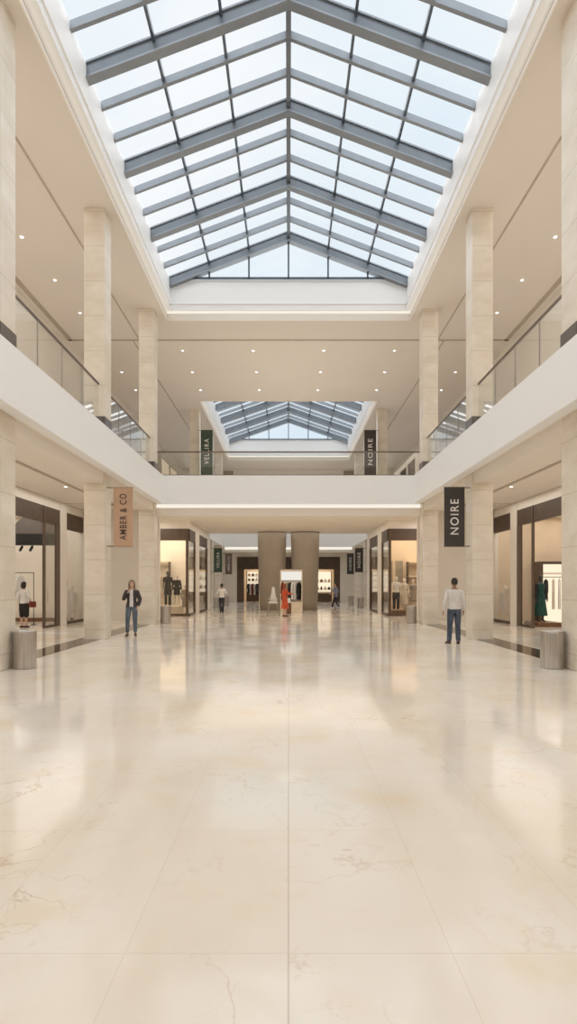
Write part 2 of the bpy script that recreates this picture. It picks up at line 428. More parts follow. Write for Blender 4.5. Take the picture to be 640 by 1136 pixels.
# shop interiors: left, right, bridge shops, far shop
def interior(n, x0, x1, y0, y1, m, h=4.46):
    mb = MB(); mb.box(x0, x1, y1 - .06, y1, 0, h); return struct(n, mb, m)
interior('wall_shop_left', -14.3, -9.05, 24.8, 24.97, M['shopwall'])
interior('wall_shop_right', 9.05, 14.3, 24.8, 24.97, M['shopwarm'])
struct('ceiling_shop_left', MB().box(-14.3, -9.05, 16.6, 24.9, 4.46, 4.5), M['soffit'])
struct('ceiling_shop_right', MB().box(9.05, 14.3, 16.6, 24.9, 4.46, 4.5), M['soffit'])
for s, nm in ((-1, 'left'), (1, 'right')):
    mb = MB(); mb.box(s * 5.35, s * 8.85, 32.4, 32.6, 0, 4.36); mb.box(s * 8.8, s * 8.9, 29, 32.6, 0, 4.36)
    struct('wall_corner_shop_' + nm, mb, M['shopwall' if s < 0 else 'shopwarm'])
    struct('ceiling_corner_shop_' + nm, MB().box(s * 5.3, s * 8.9, 29.0, 32.6, 4.36, 4.4), M['soffit'])
    struct('wall_side_shop_' + nm, MB().box(s * 6.3, s * 6.4, 32.6, 35.4, 0, 4.36), M['shopwall'])
mb = MB(); mb.box(-4.7, 4.7, 55.2, 55.4, 0, 4.0); mb.box(-4.8, -4.6, YE + .25, 55.4, 0, 4); mb.box(4.6, 4.8, YE + .25, 55.4, 0, 4)
struct('wall_shop_far', mb, M['shopwarm'])
struct('ceiling_shop_far', MB().box(-4.8, 4.8, YE + .25, 55.4, 4.0, 4.05), M['soffit'])

# ------------------------------------------------------------------ columns
def column(x0, x1, y, z0, z1, label, group, plinth=False, dy=.6):
    cx = (x0 + x1) / 2
    r = empty('travertine_column', (cx, y + dy / 2, z0), label, 'column', group)
    MB().box(x0, x1, y, y + dy, z0 + (.55 if plinth else 0), z1).build('shaft', M['trav'], r, bevel=.015)
    if plinth: MB().box(x0 - .012, x1 + .012, y - .012, y + dy + .012, z0, z0 + .55).build('plinth', M['plinth'], r)
    return r
names = ['nearest', 'second', 'third']
for s, side in ((-1, 'left'), (1, 'right')):
    for k, y in enumerate((4.75, 10.55, 16.55, 22.62)):
        if k == 0: continue
        lo = {1: 'tall cream travertine column behind the nearest steel bin on the %s' % side,
              2: 'travertine column carrying the %s banner' % ('tan AMBER & CO' if s < 0 else 'charcoal NOIRE'),
              3: 'travertine column under the bridge end, on the %s beside the corner shop' % side}[k]
        up = {1: 'tall upper travertine column at the %s edge of the picture' % side,
              2: 'upper travertine column halfway along the %s balcony' % side,
              3: 'upper travertine column where the %s balcony meets the bridge' % side}[k]
        zt = HS + .02 if k < 3 else HS
        column(s * CX0 if s > 0 else -CX1, CX1 if s > 0 else -CX0, y, 0, zt if k < 3 else HS + .02, lo, 'ground floor columns')
        column(s * CX0 if s > 0 else -CX1, CX1 if s > 0 else -CX0, y, HF - .02, HC, up, 'upper floor columns', True)
    for k, y in enumerate((35.6, 41.6, 47.6)):
        a, b = (5.5, 6.1) if s > 0 else (-6.1, -5.5)
        up = ['upper column beside the %s banner beyond the bridge' % ('green' if s < 0 else 'charcoal'),
              'upper travertine column midway along the far hall on the %s' % side, 'upper travertine column at the far end on the %s' % side][k]
        column(a, b, y, HF, HC, up, 'far upper columns')
        if k: column(a, b, y, 0, HS, ['', 'ground floor column beside the far %s blade sign' % ('green' if s < 0 else 'charcoal'), 'last ground floor column before the far shop on the %s' % side][k], 'far ground floor columns')

def drum_column(cx, label):
    n = 48; secs = []
    for t in range(9):
        z = (HS + .02) * t / 8; r = .76 + .13 * (t / 8)
        secs.append((cx * (1 + .0 * t), 35.55, z, r, r * .85))
    o = MB().ell(secs, n).build('round_pillar', M['drum']); tag(o, label, 'pillar', 'round pillars under the bridge')
drum_column(-1.02, 'wide round taupe pillar, left of the pair, behind the white chair')
drum_column(1.02, 'wide round taupe pillar, right of the pair, behind the clothing display')

# ------------------------------------------------------------------ railings
def rail_y(s, X, y0, y1, z0, z1, label, pans):
    r = empty('glass_balustrade', (s * X, (y0 + y1) / 2, z0), label, 'railing', 'glass balcony railings')
    MB().box(s * (X - .025), s * (X + .025), y0, y1, z1 - .05, z1).build('handrail', M['rail'], r, bevel=.008)
    MB().box(s * (X - .03), s * (X + .03), y0, y1, z0, z0 + .08).build('base_channel', M['rail'], r)
    st = (y1 - y0) / pans
    for k in range(pans):
        MB().box(s * (X - .008), s * (X + .008), y0 + k * st + .012, y0 + (k + 1) * st - .012, z0 + .08, z1 - .05).build('glass_panel', M['glass'], r)
    for k in range(1, pans):
        MB().box(s * (X - .012), s * (X + .012), y0 + k * st - .012, y0 + k * st + .012, z0 + .08, z1 - .05).build('panel_joint', M['steel'], r)
def rail_x(Y, x0, x1, z0, z1, label, pans):
    r = empty('glass_balustrade', ((x0 + x1) / 2, Y, z0), label, 'railing', 'glass balcony railings')
    MB().box(x0, x1, Y - .025, Y + .025, z1 - .05, z1).build('handrail', M['rail'], r, bevel=.008)
    MB().box(x0, x1, Y - .03, Y + .03, z0, z0 + .05).build('base_channel', M['rail'], r)
    st = (x1 - x0) / pans
    for k in range(pans):
        MB().box(x0 + k * st + .006, x0 + (k + 1) * st - .006, Y - .008, Y + .008, z0 + .05, z1 - .05).build('glass_panel', M['glass'], r)
XR = 5.44
for s, side in ((-1, 'left'), (1, 'right')):
    ys = [(4.8, 10.5), (11.17, 16.53), (17.16, 22.6)]
    for k, (a, b) in enumerate(ys):
        if k == 0: continue
        rail_y(s, XR, a, b, HF - .02, 7.36, 'glass railing of the %s balcony between the %s upper columns' % (side, ['', 'nearest and second', 'second and third'][k]), 4)
rail_x(22.86, -5.2, 5.2, HF, 6.86, 'glass railing with dark handrail along the front of the bridge', 8)
rail_x(YB1 - .15, -5.4, 5.4, HF - .02, 6.86, 'glass railing along the rear edge of the bridge', 8)

# ------------------------------------------------------------------ downlights
def downlight(x, y, z, label, group, r=.075, first=[None]):
    if first[0] is None:
        t = empty('recessed_downlight', (x, y, z))
        n = 20
        ring = MB(); ring.rings([[(x + q * math.cos(2 * PI * i / n), y + q * math.sin(2 * PI * i / n), zz) for i in range(n)] for q, zz in ((.05, z - .004), (.07, z - .012), (.075, z))], cap=False)
        ring.build('trim_ring', M['trimring'], t)
        MB().ell([(x, y, z - .006, .05, .05), (x, y, z - .001, .05, .05)], 20).build('lens', M['lamp'], t)
        first[0] = t
    else:
        t = copy_tree(first[0]); t.location = (x, y, z)
    tag(t, label, 'downlight', group)
    return t
for s, side in ((-1, 'left'), (1, 'right')):
    for y, row in ((29.4, 'middle'), (32.1, 'rear')):
        downlight(s * 8.5, y, HC, 'outermost %s recessed downlight in the %s row between the skylights' % (side, row), 'downlights between the skylights')
for s, side in ((-1, 'left'), (1, 'right')):
    for k, y in enumerate((12.7, 15.3, 17.95, 20.5, 22.96)):
        if k < 2: continue
        downlight(s * 8.3, y, HC, 'recessed downlight in the ceiling above the %s gallery, %s' % (side, ['', '', 'nearest the camera', 'middle of the row', 'nearest the bridge'][k]), 'gallery downlights')
for y, row in ((26.7, 'front'), (29.4, 'middle'), (32.1, 'rear')):
    for x, nm in ((-4.9, 'far left'), (-1.63, 'centre left'), (1.63, 'centre right'), (4.9, 'far right')):
        downlight(x, y, HC, 'recessed downlight in the %s row between the skylights, %s' % (row, nm), 'downlights between the skylights')
for s, side in ((-1, 'left'), (1, 'right')):
    downlight(s * 7.3, 18.9, HS + .02, 'recessed downlight in the low soffit before the %s shop' % side, 'soffit downlights')
# ------------------------------------------------------------------ bins
def bin_(x, y, label, h=.69, r=.215):
    t = empty('litter_bin', (x, y, 0), label, 'bin', 'steel litter bins')
    MB().ell([(x, y, .0, r * .97, r * .97), (x, y, .03, r, r), (x, y, h - .02, r, r), (x, y, h, r * .985, r * .985)], 40).build('body', M['steel'], t)
    mb = MB(); n = 40
    mb.rings([[(x + q * math.cos(2 * PI * i / n), y + q * math.sin(2 * PI * i / n), z) for i in range(n)] for q, z in ((r * 1.01, h), (r * 1.01, h + .018), (r * .7, h + .022), (r * .66, h + .002))], cap=False)
    rim = mb.build('rim', M['steel'], t)
    MB().ell([(x, y, h + .001, r * .66, r * .66), (x, y, h + .004, r * .66, r * .66)], 30).build('opening', M['steelrim'], rim)
for s, side in ((-1, 'left'), (1, 'right')):
    bin_(s * 5.03, 11.0, 'cylindrical steel litter bin nearest the camera on the %s' % side)
    bin_(s * 5.02, 23.55, 'cylindrical steel bin by the corner shop window on the %s' % side)
    bin_(s * 4.78, 38.3, 'small cylindrical bin by the far blade sign on the %s' % side)
    bin_(s * 4.72, 43.5, 'farthest cylindrical bin, near the far shop wall on the %s' % side)

# ------------------------------------------------------------------ banners
def lettering(txt, m, parent, cx, y, cz, length, size_h, bold=0):
    cu = bpy.data.curves.new('lettering', 'FONT'); cu.body = txt; cu.size = 1; cu.align_x = 'CENTER'; cu.align_y = 'CENTER'
    cu.extrude = .004; cu.offset = bold; cu.space_character = 1.22
    tmp = bpy.data.objects.new('tmp', cu); C.objects.link(tmp)
    bpy.context.view_layer.update()
    me = bpy.data.meshes.new_from_object(tmp.evaluated_get(bpy.context.evaluated_depsgraph_get()))
    bpy.data.objects.remove(tmp)
    xs = [v.co.x for v in me.vertices]; ys = [v.co.y for v in me.vertices]
    w = max(xs) - min(xs); hh = max(ys) - min(ys); mx = (max(xs) + min(xs)) / 2; my = (max(ys) + min(ys)) / 2
    o0 = root_origin(parent)
    for v in me.vertices:      # text reads upward; face toward -Y
        u = (v.co.x - mx) * length / w; q = (v.co.y - my) * size_h / hh; d = v.co.z
        v.co = Vector((cx - q, y + d, cz + u)) - o0
    me.materials.clear(); me.materials.append(m)
    o = bpy.data.objects.new('lettering', me); C.objects.link(o); o.parent = parent
    return o
def banner(name, x0, x1, y, z0, z1, m, txt, mt, label, cat, xcol, tl, th, dzt=0, group='hanging blade banners'):
    cx = (x0 + x1) / 2
    t = empty(name, (cx, y, z0), label, cat, group)
    MB().box(x0, x1, y - .012, y + .012, z0, z1).build('panel', m, t)
    for z in (z0 + .02, z1 - .02):
        far = x0 if abs(x0) < abs(x1) else x1
        MB().tube([(far, y, z), (xcol, y, z)], .014, 8).build('bracket', M['rail'], t)
    lettering(txt, mt, t, cx, y - .018, (z0 + z1) / 2 + dzt, tl, th, .004)
banner('hanging_banner', -5.07, -4.52, 16.75, 2.68, 4.42, M['bannertan'], 'AMBER & CO', M['textdark'], 'tan vertical banner lettered AMBER & CO on the left column', 'banner', -5.27, 1.34, .20, 0)
banner('hanging_banner', 4.52, 5.11, 16.75, 2.68, 4.42, M['bannerblack'], 'NOIRE', M['textwhite'], 'charcoal vertical banner lettered NOIRE on the right column near the man', 'banner', 5.27, 1.02, .24, 0)
banner('hanging_banner', -5.32, -4.60, 35.0, 7.9, 10.95, M['bannergreen'], 'VELLIRA', M['textwhite'], 'green vertical banner lettered VELLIRA upstairs beyond the bridge', 'banner', -5.50, 1.55, .28, .22)
banner('hanging_banner', 4.60, 5.32, 35.0, 7.9, 10.95, M['bannerblack'], 'NOIRE', M['textwhite'], 'charcoal vertical banner lettered NOIRE upstairs beyond the bridge', 'banner', 5.50, 1.6, .28, .2)
banner('blade_sign', -5.17, -4.60, 40.0, 2.42, 4.1, M['bannergreen'], 'VELLIRA', M['textwhite'], 'small green blade sign on the far left below the bridge', 'sign', -5.45, 1.1, .2, 0, 'far blade signs')
banner('blade_sign', -5.25, -4.68, 47.9, 2.42, 4.15, M['bannerbrown'], 'AMBER & CO', M['textwhite'], 'small brown blade sign on the far left, deeper than the green one', 'sign', -5.5, 1.2, .17, 0, 'far blade signs')
banner('blade_sign', 4.60, 5.17, 40.0, 2.42, 4.1, M['bannerblack'], 'NOIRE', M['textwhite'], 'small charcoal NOIRE blade sign on the far right, larger of the two', 'sign', 5.45, 1.05, .2, 0, 'far blade signs')
banner('blade_sign', 4.85, 5.42, 47.9, 2.42, 4.15, M['bannerblack'], 'NOIRE', M['textwhite'], 'small charcoal NOIRE blade sign on the far right, deeper one near the shop wall', 'sign', 5.5, 1.05, .18, 0, 'far blade signs')

# ------------------------------------------------------------------ storefronts
def storefront_side(s, side):
    t = empty('storefront', (s * LW, 20.3, 0), 'brown framed shop entrance on the %s wall between the first two columns' % side, 'storefront')
    x = s * LW
    hb = 3.86
    MB().box(x - .0, x + s * .14, 17.7, 22.33, hb, 4.45).build('header_panel', M['brown2'], t)
    MB().box(x - s * .02, x + s * .05, 20.86, 20.98, 0, 4.45).build('door_post', M['brown'], t)
    MB().box(x - s * .01, x + s * .05, 21.95, 22.33, 0, hb).build('door_jamb', M['brown'], t)
    g = MB().box(x + s * .01, x + s * .025, 20.98, 21.95, .08, hb).build('glass_panel', M['shopglass'], t)
    MB().tube([(x - s * .03, 21.12, .9), (x - s * .03, 21.12, 1.5)], .015, 8).build('pull_handle', M['steel'], g)
    MB().box(x + s * .0, x + s * .05, 20.98, 21.95, 0, .08).build('bottom_rail', M['brown2'], t)
    MB().box(x - s * .0, x + s * .14, 17.7, 17.85, 0, hb).build('door_jamb', M['brown'], t)
    w = empty('display_window', (s * LW, 23.9, 0), 'tall display window with bronze header on the %s wall beside the %s banner column' % (side, 'tan' if s < 0 else 'charcoal'), 'window')
    MB().box(x, x + s * .14, 22.95, 24.9, 3.8, 4.45).build('header_panel', M['brown2'], w)
    MB().box(x + s * .04, x + s * .06, 22.95, 24.9, .1, 3.8).build('glass_panel', M['shopglass'], w)
    MB().box(x, x + s * .1, 22.95, 24.9, 0, .1).build('sill', M['brown2'], w)
storefront_side(-1, 'left'); storefront_side(1, 'right')

def storefront_corner(s, side):
    t = empty('corner_storefront', (s * 6.5, 28.8, 0), 'dark framed corner shop front below the bridge on the %s' % side, 'storefront')
    Y = 28.8
    MB().box(s * 5.0, s * 8.85, Y - .06, Y + .1, 3.78, 4.36).build('header_panel', M['brown'], t)
    MB().box(s * 5.0, s * 5.12, Y - .06, Y + .12, 0, 3.78).build('corner_post', M['brown'], t)
    MB().box(s * 6.55, s * 6.63, Y - .03, Y + .08, 0, 3.78).build('window_post', M['brown'], t)
    MB().box(s * 5.12, s * 6.55, Y, Y + .02, .12, 3.78).build('glass_panel', M['shopglass'], t)
    MB().box(s * 5.12, s * 8.85, Y - .03, Y + .08, 0, .12).build('sill', M['brown'], t)
    MB().box(s * 4.95, s * 5.05, Y + .12, 30.7, 3.78, 4.36).build('side_header', M['brown2'], t)
    MB().box(s * 4.98, s * 5.0, Y + .12, 30.6, .12, 3.78).build('side_glass', M['shopglass'], t)
    MB().box(s * 4.94, s * 5.04, Y + .12, 30.7, 0, .12).build('side_sill', M['brown'], t)
    MB().box(s * 4.94, s * 5.04, 30.55, 30.7, .12, 3.78).build('side_post', M['brown'], t)
    w = empty('side_window', (s * 4.97, 33.7, 0), 'narrow tall shop window in the %s passage wall under the bridge' % side, 'window')
    MB().box(s * 4.97, s * 5.1, 32.2, 35.3, 3.78, 4.36).build('header_panel', M['brown2'], w)
    MB().box(s * 5.0, s * 5.02, 32.2, 35.15, .1, 3.78).build('glass_panel', M['shopglass'], w)
    MB().box(s * 4.95, s * 5.08, 35.15, 35.3, 0, 3.78).build('window_post', M['brown'], w)
    MB().box(s * 4.97, s * 5.08, 32.2, 35.15, 0, .1).build('sill', M['brown2'], w)
storefront_corner(-1, 'left'); storefront_corner(1, 'right')

t = empty('far_storefront', (0, YE, 0), 'wide dark framed shop front on the far wall behind the round pillars', 'storefront')
MB().box(-4.55, 4.55, YE - .05, YE + .15, 2.9, 4.0).build('header_panel', M['brown2'], t)
for sx in (-1, 1):
    MB().box(sx * 4.0, sx * 4.55, YE - .03, YE + .12, 0, 2.9).build('side_panel', M['brown'], t)
MB().box(-4.0, -3.93, YE, YE + .1, 0, 2.9).build('window_post', M['brown'], t)
MB().box(-.06, .06, YE, YE + .1, 0, 2.9).build('window_post', M['brown'], t)
for i in range(9):   # lettering-like spots above the right-hand shop are small lamps on a rail
    pass
# display cabinets standing on the bridge ends
for s, side, gm, fm in ((-1, 'left', 'shelf', 'drum'), (1, 'right', 'darkglass', 'wall')):
    t = empty('display_cabinet', (s * 6.2, 30.5, HF - .02), 'long row of %s display cabinets upstairs on the bridge, %s end' % ('pale' if s < 0 else 'dark glazed', side), 'cabinet')
    for k in range(4):
        y0 = 26.6 + k * 2
        MB().box(s * 5.92, s * 6.4, y0 + .2, y0 + 2.0, HF, 7.5).build('cabinet_glass', M[gm], t)
        MB().box(s * 5.88, s * 6.42, y0, y0 + .2, HF, 7.5).build('upright', M[fm], t)
    MB().box(s * 5.88, s * 6.42, 34.6, 34.8, HF, 7.5).build('upright', M[fm], t)
    MB().box(s * 5.88, s * 6.42, 26.6, 34.8, 7.5, 7.74).build('top_panel', M[fm], t)
for side, s in (('left', -1), ('right', 1)):
    t = empty('gallery_storefront', (s * 9.85, 16, HF), 'pale upper shop front behind the %s balcony railing' % side, 'storefront')
    for k in range(4):
        y0 = 11 + k * 3.5
        MB().box(s * 9.82, s * 9.9, y0, y0 + 2.6, HF, 9.2).build('window_panel', M['drum'], t)

# ------------------------------------------------------------------ figures
def remeshed(mb, vox, smooth=3):
    me = mb.mesh('tmp'); o = bpy.data.objects.new('tmp', me); C.objects.link(o)
    r = o.modifiers.new('r', 'REMESH'); r.mode = 'VOXEL'; r.voxel_size = vox; r.use_smooth_shade = True
    if smooth:
        sm = o.modifiers.new('s', 'SMOOTH'); sm.iterations = smooth; sm.factor = .5
    bpy.context.view_layer.update()
    out = bpy.data.meshes.new_from_object(o.evaluated_get(bpy.context.evaluated_depsgraph_get()))
    bpy.data.objects.remove(o)
    return out
def put(name, me, m, parent):
    me.materials.clear(); me.materials.append(m); me.name = name
    o = bpy.data.objects.new(name, me); C.objects.link(o); o.parent = parent; return o

def lerp(a, b, t): return tuple(a[i] + (b[i] - a[i]) * t for i in range(3))
def hand(mb, w, d, nrm, side, curl=.5, k=1.0):
    """palm + four fingers + thumb at wrist w, pointing along d, palm normal nrm; side = +1/-1 thumb side"""
    w = Vector(w); d = Vector(d).normalized(); nrm = Vector(nrm); nrm = (nrm - d * nrm.dot(d)).normalized(); a = d.cross(nrm) * side
    for q in (-.027, -.009, .009, .027):
        mb.tube([w + a * q * .6, w + d * .04 * k + a * q, w + d * .088 * k + a * q], [.014, .0155, .0125], 8)
    for q, L in ((-.030, .058), (-.010, .074), (.010, .080), (.030, .070)):
        p = w + d * .085 * k + a * q; dd = d.copy(); pts = [p]; rr = [.0095]
        for j, f in enumerate((.42, .33, .25)):
            ang = curl * (.5 + .35 * j); dd = (dd * math.cos(ang) + nrm * math.sin(ang)).normalized()
            p = p + dd * L * f; pts.append(p); rr.append(.0088 - .0008 * j)
        mb.tube(pts, rr, 8)
    p = w + d * .02 + a * .03; q1 = p + d * .032 + a * .022 + nrm * .01; q2 = q1 + d * .03 + a * .004 + nrm * .012; q3 = q2 + d * .022 + nrm * .008
    mb.tube([w + d * .012 + a * .015, q1, q2, q3], [.015, .0125, .0105, .0085], 8)

def figure(name, loc, rz, H, pose, wear, label=None, cat=None, group=None, skin='skin', vox=.011, eyes=False, parent=None, female=True):
    """pose: dict with elbow/wrist/knee/ankle per side ('l','r' = figure's x<0 / x>0), faces -Y. wear: list of clothes."""
    k = H / 1.75
    root = empty(name, loc, label, cat, group, rz=rz)
    P = dict(elL=(-.225, .03, 1.12), wrL=(-.235, -.04, .88), elR=(.225, .03, 1.12), wrR=(.235, -.04, .88),
             knL=(-.105, -.01, .50), anL=(-.11, .02, .085), knR=(.105, -.01, .50), anR=(.11, .02, .085), lean=0, head=0,
             tL=(-.02, -1, 0), tR=(.02, -1, 0))
    P.update(pose)
    sh = .160 if female else .180
    shL = (-sh, 0, 1.395); shR = (sh, 0, 1.395); hpL = (-.09, 0, .92); hpR = (.09, 0, .92)
    def torso(mb, g, zlo=.86, zhi=1.50):
        w = (.152, .118, .140, .148) if female else (.150, .136, .160, .172)
        secs = [(.84, w[0] * .86, .095), (.92, w[0] + .015, .112), (1.0, w[0], .108), (1.10, w[1], .095), (1.22, w[2] - .012, .108), (1.32, w[2], .115),
                (1.40, w[3], .098), (1.445, w[3] * .82, .080), (1.485, .085, .062), (1.51, .058, .055)]
        r = [(0, P['lean'] * (z - .9), z, a + g, b + g * .9) for z, a, b in secs if zlo - .001 <= z <= zhi + .001]
        mb.ell(r, 24)
    # --- body
    b = MB(); torso(b, -.012)
    b.tube([(0, .01, 1.46), (0, -.0, 1.53), (0, -.008, 1.60)], [.058, .052, .052], 14)
    hz = 1.635
    b.ell([(0, -.012, hz - .115, .030, .034), (0, -.016, hz - .10, .045, .055), (0, -.010, hz - .07, .060, .078), (0, 0, hz - .02, .072, .092), (0, .004, hz + .03, .077, .100),
           (0, .008, hz + .075, .070, .092), (0, .012, hz + .105, .045, .062), (0, .014, hz + .116, .018, .026)], 22)
    b.tube([(0, -.088, hz + .005), (0, -.108, hz - .03), (0, -.096, hz - .042)], [.008, .013, .010], 8)   # nose
    b.tube([(0, -.082, hz - .064), (0, -.088, hz - .068)], [.014, .010], 8)
    for sx in (-1, 1):
        b.ball((sx * .079, .008, hz - .015), (.012, .022, .032), 10, 6)
    for sfx, shd in (('L', shL), ('R', shR)):
        el, wr = P['el' + sfx], P['wr' + sfx]; sg = -1 if sfx == 'L' else 1
        b.tube([(sg * .09, 0, 1.40), shd, lerp(shd, el, .5), el, lerp(el, wr, .4), wr], [.055, .050, .043, .036, .036, .025], 12)
        dv = Vector(wr) - Vector(el); nn = Vector((-sg, 0, 0)) if abs(dv.normalized().x) < .8 else Vector((0, -1, 0))
        hand(b, wr, dv, nn, (1 if sfx == 'R' else 1) * (-1 if (dv.cross(nn)).y > 0 else 1), .45)
        hp = hpL if sfx == 'L' else hpR; kn, an = P['kn' + sfx], P['an' + sfx]
        b.tube([(hp[0], hp[1], .96), hp, lerp(hp, kn, .5), kn, lerp(kn, an, .35), an], [.075, .082, .068, .048, .050, .034], 14)
        td = Vector(P['t' + sfx]).normalized(); a0 = Vector(an)
        b.tube([a0 + Vector((0, 0, -.02)) - td * .03, a0 + td * .06 + Vector((0, 0, -.05)), a0 + td * .14 + Vector((0, 0, -.062))], [.032, .034, .022], 10)
    sk = M[skin] if isinstance(skin, str) else skin
    def scaled(mb):
        mb.v = [(x * k, y * k, z * k) for x, y, z in mb.v]; return mb
    put('body', remeshed(scaled(b), vox), sk, root)
    for it in wear:
        kind, m = it[0], M[it[1]]; opt = it[2] if len(it) > 2 else {}
        c = MB()
        if kind in ('shirt', 'jacket'):
            g = .012 if kind == 'shirt' else .022
            zlo = opt.get('zlo', .86); torso(c, g, zlo, 1.475)
            if zlo < .84: c.ell([(0, 0, zlo, .17 + opt.get('flare', 0), .13 + opt.get('flare', 0) * .8), (0, 0, .92, .175, .13)], 24)
            sl = opt.get('sleeve', 1)
            for sfx, shd in (('L', shL), ('R', shR)):
                el, wr = P['el' + sfx], P['wr' + sfx]; sg = -1 if sfx == 'L' else 1
                if sl > .6:
                    e = lerp(el, wr, .92); c.tube([(sg * .09, 0, 1.395), shd, lerp(shd, el, .5), el, lerp(el, wr, .4), e], [.055 + g * .4, .050 + g * .7, .048 + g, .042 + g, .040 + g, .032 + g * .8], 14)
                elif sl > 0:
                    c.tube([(sg * .09, 0, 1.395), shd, lerp(shd, el, .6)], [.060 + g * .5, .056 + g, .052 + g], 14)
            if kind == 'jacket':   # open at the front: removed strip
                me = remeshed(scaled(c), vox)
                bm = bmesh.new(); bm.from_mesh(me)
                wd = opt.get('open', .055) * k
                dele = [f for f in bm.faces if f.calc_center_median().y < -.02 and abs(f.calc_center_median().x) < wd * (1 + .35 * (1.45 * k - f.calc_center_median().z)) and f.calc_center_median().z > .7 * k]
                bmesh.ops.delete(bm, geom=dele, context='FACES'); bm.to_mesh(me); bm.free()
                put('jacket', me, m, root); continue
            put('shirt', remeshed(scaled(c), vox), m, root)
        elif kind == 'trousers':
            g = .012 + opt.get('g', 0)
            c.ell([(0, 0, .82, .14, .105), (0, 0, .88, .165, .118), (0, 0, .95, .163, .120), (0, 0, 1.03, .152, .112)], 24)
            for sfx, hp in (('L', hpL), ('R', hpR)):
                kn, an = P['kn' + sfx], P['an' + sfx]; f = opt.get('len', 1)
                e = lerp(kn, an, f) if f > 0 else kn
                c.tube([(hp[0], 0, .95), hp, lerp(hp, kn, .5), kn, lerp(kn, e, .4), e], [.075, .086 + g * .5, .072 + g, .054 + g, .053 + g, .044 + g], 16)
            put('trousers', remeshed(scaled(c), vox), m, root)
        elif kind == 'dress':
            zl = opt.get('zlo', .35); fl = opt.get('flare', .24)
            torso(c, .016, .92, 1.475)
            c.ell([(0, 0, zl, fl, fl * .75), (0, 0, (zl + .92) / 2, (fl + .18) / 2, .14), (0, 0, .92, .178, .130), (0, 0, 1.0, .165, .122)], 24)
            for sfx, shd in (('L', shL), ('R', shR)):
                el, wr = P['el' + sfx], P['wr' + sfx]; sg = -1 if sfx == 'L' else 1; sl = opt.get('sleeve', 1)
                if sl: c.tube([(sg * .09, 0, 1.395), shd, lerp(shd, el, .5), el, lerp(el, wr, .85 * sl)], [.062, .066, .058, .052, .045], 14)
            put('dress', remeshed(scaled(c), vox), m, root)
        elif kind == 'shoes':
            for sfx in 'LR':
                c = MB(); a0 = Vector(P['an' + sfx]); td = Vector(P['t' + sfx]).normalized(); zb = a0.z - .085
                c.tube([a0 - td * .045 + Vector((0, 0, -.040)), a0 + td * .04 + Vector((0, 0, -.038)), a0 + td * .12 + Vector((0, 0, -.052)), a0 + td * .175 + Vector((0, 0, -.060))], [.043, .044, .034, .024], 12)
                c.v = [(x, y, max(z, zb)) for x, y, z in c.v]
                put('shoe', remeshed(scaled(c), vox * .8), m, root)
        elif kind == 'hair':
            st = opt.get('style', 'short')
            if st == 'short':
                c.ell([(0, .050, hz - .06, .055, .050), (0, .034, hz - .01, .080, .078), (0, .020, hz + .03, .086, .095), (0, .012, hz + .075, .080, .098), (0, .012, hz + .115, .052, .068), (0, .014, hz + .130, .02, .03)], 20)
            elif st == 'bob':
                c.ell([(0, .045, hz - .13, .075, .052), (0, .035, hz - .08, .098, .075), (0, .028, hz, .098, .088), (0, .014, hz + .075, .088, .102), (0, .012, hz + .115, .056, .072), (0, .014, hz + .132, .02, .03)], 20)
            elif st == 'long':
                c.ell([(0, .020, hz + .035, .086, .086), (0, .010, hz + .075, .080, .098), (0, .012, hz + .115, .052, .068), (0, .014, hz + .130, .02, .03)], 20)
                c.ell([(0, .075, hz - .27, .10, .03), (0, .07, hz - .16, .098, .045), (0, .050, hz - .05, .086, .060), (0, .035, hz + .05, .084, .074)], 20)
                for sg in (-1, 1):
                    c.tube([(sg * .070, -.02, hz + .07), (sg * .084, -.01, hz - .02), (sg * .082, -.005, hz - .12), (sg * .088, -.03, hz - .21)], [.022, .024, .024, .016], 10)
            elif st == 'bun':
                c.ell([(0, .040, hz - .05, .060, .055), (0, .020, hz + .03, .084, .092), (0, .012, hz + .075, .080, .098), (0, .012, hz + .115, .052, .068), (0, .014, hz + .130, .02, .03)], 20)
                c.ball((0, .09, hz + .10), .045)
            put('hair', remeshed(scaled(c), vox * .8), m, root)
        elif kind == 'bag':
            x, y, z = opt['at']
            c.box(x - .05, x + .05, y - .13, y + .13, z - .22, z); scaled(c)
            put('handbag', c.mesh('bag'), m, root)
    if eyes:
        for sx in (-1, 1):
            c = MB().ball((sx * .030, -.086, hz + .010), (.012, .008, .007), 10, 6); put('eye', scaled(c).mesh('eye'), M['eyewhite'], root)
        c = MB().tube([(-.022, -.094, hz - .062), (0, -.099, hz - .063), (.022, -.094, hz - .062)], .005, 6); put('mouth', scaled(c).mesh('mouth'), M['lips'], root)
    return root
def P2(x, feet_y):       # ground point under a pixel of the photograph
    d = 640 * CAMH / (feet_y - 648); return ((x - 320) * d / 640, d, 0)

# woman in dark jacket, hand raised to her chin, other arm down
figure('person', (-4.82, 17.75, 0), math.radians(8), 1.72,
       dict(elL=(-.235, -.06, 1.17), wrL=(-.10, -.20, 1.36), elR=(.245, .04, 1.15), wrR=(.20, -.06, .95),
            knL=(-.125, -.03, .50), anL=(-.135, -.0, .085), knR=(.10, -.02, .50), anR=(.105, .04, .085), tL=(-.2, -1, 0), tR=(.25, -1, 0)),
       [('trousers', 'denimgrey', dict(len=.86)), ('shirt', 'whitecloth', dict(sleeve=0, zlo=.92)), ('jacket', 'brownjacket', dict(open=.05, zlo=.92)), ('shoes', 'shoe'), ('hair', 'hairbrown', dict(style='long'))],
       'person in a dark open jacket, pale top and blue jeans facing the camera', 'person', 'shoppers', vox=.0075, eyes=True)
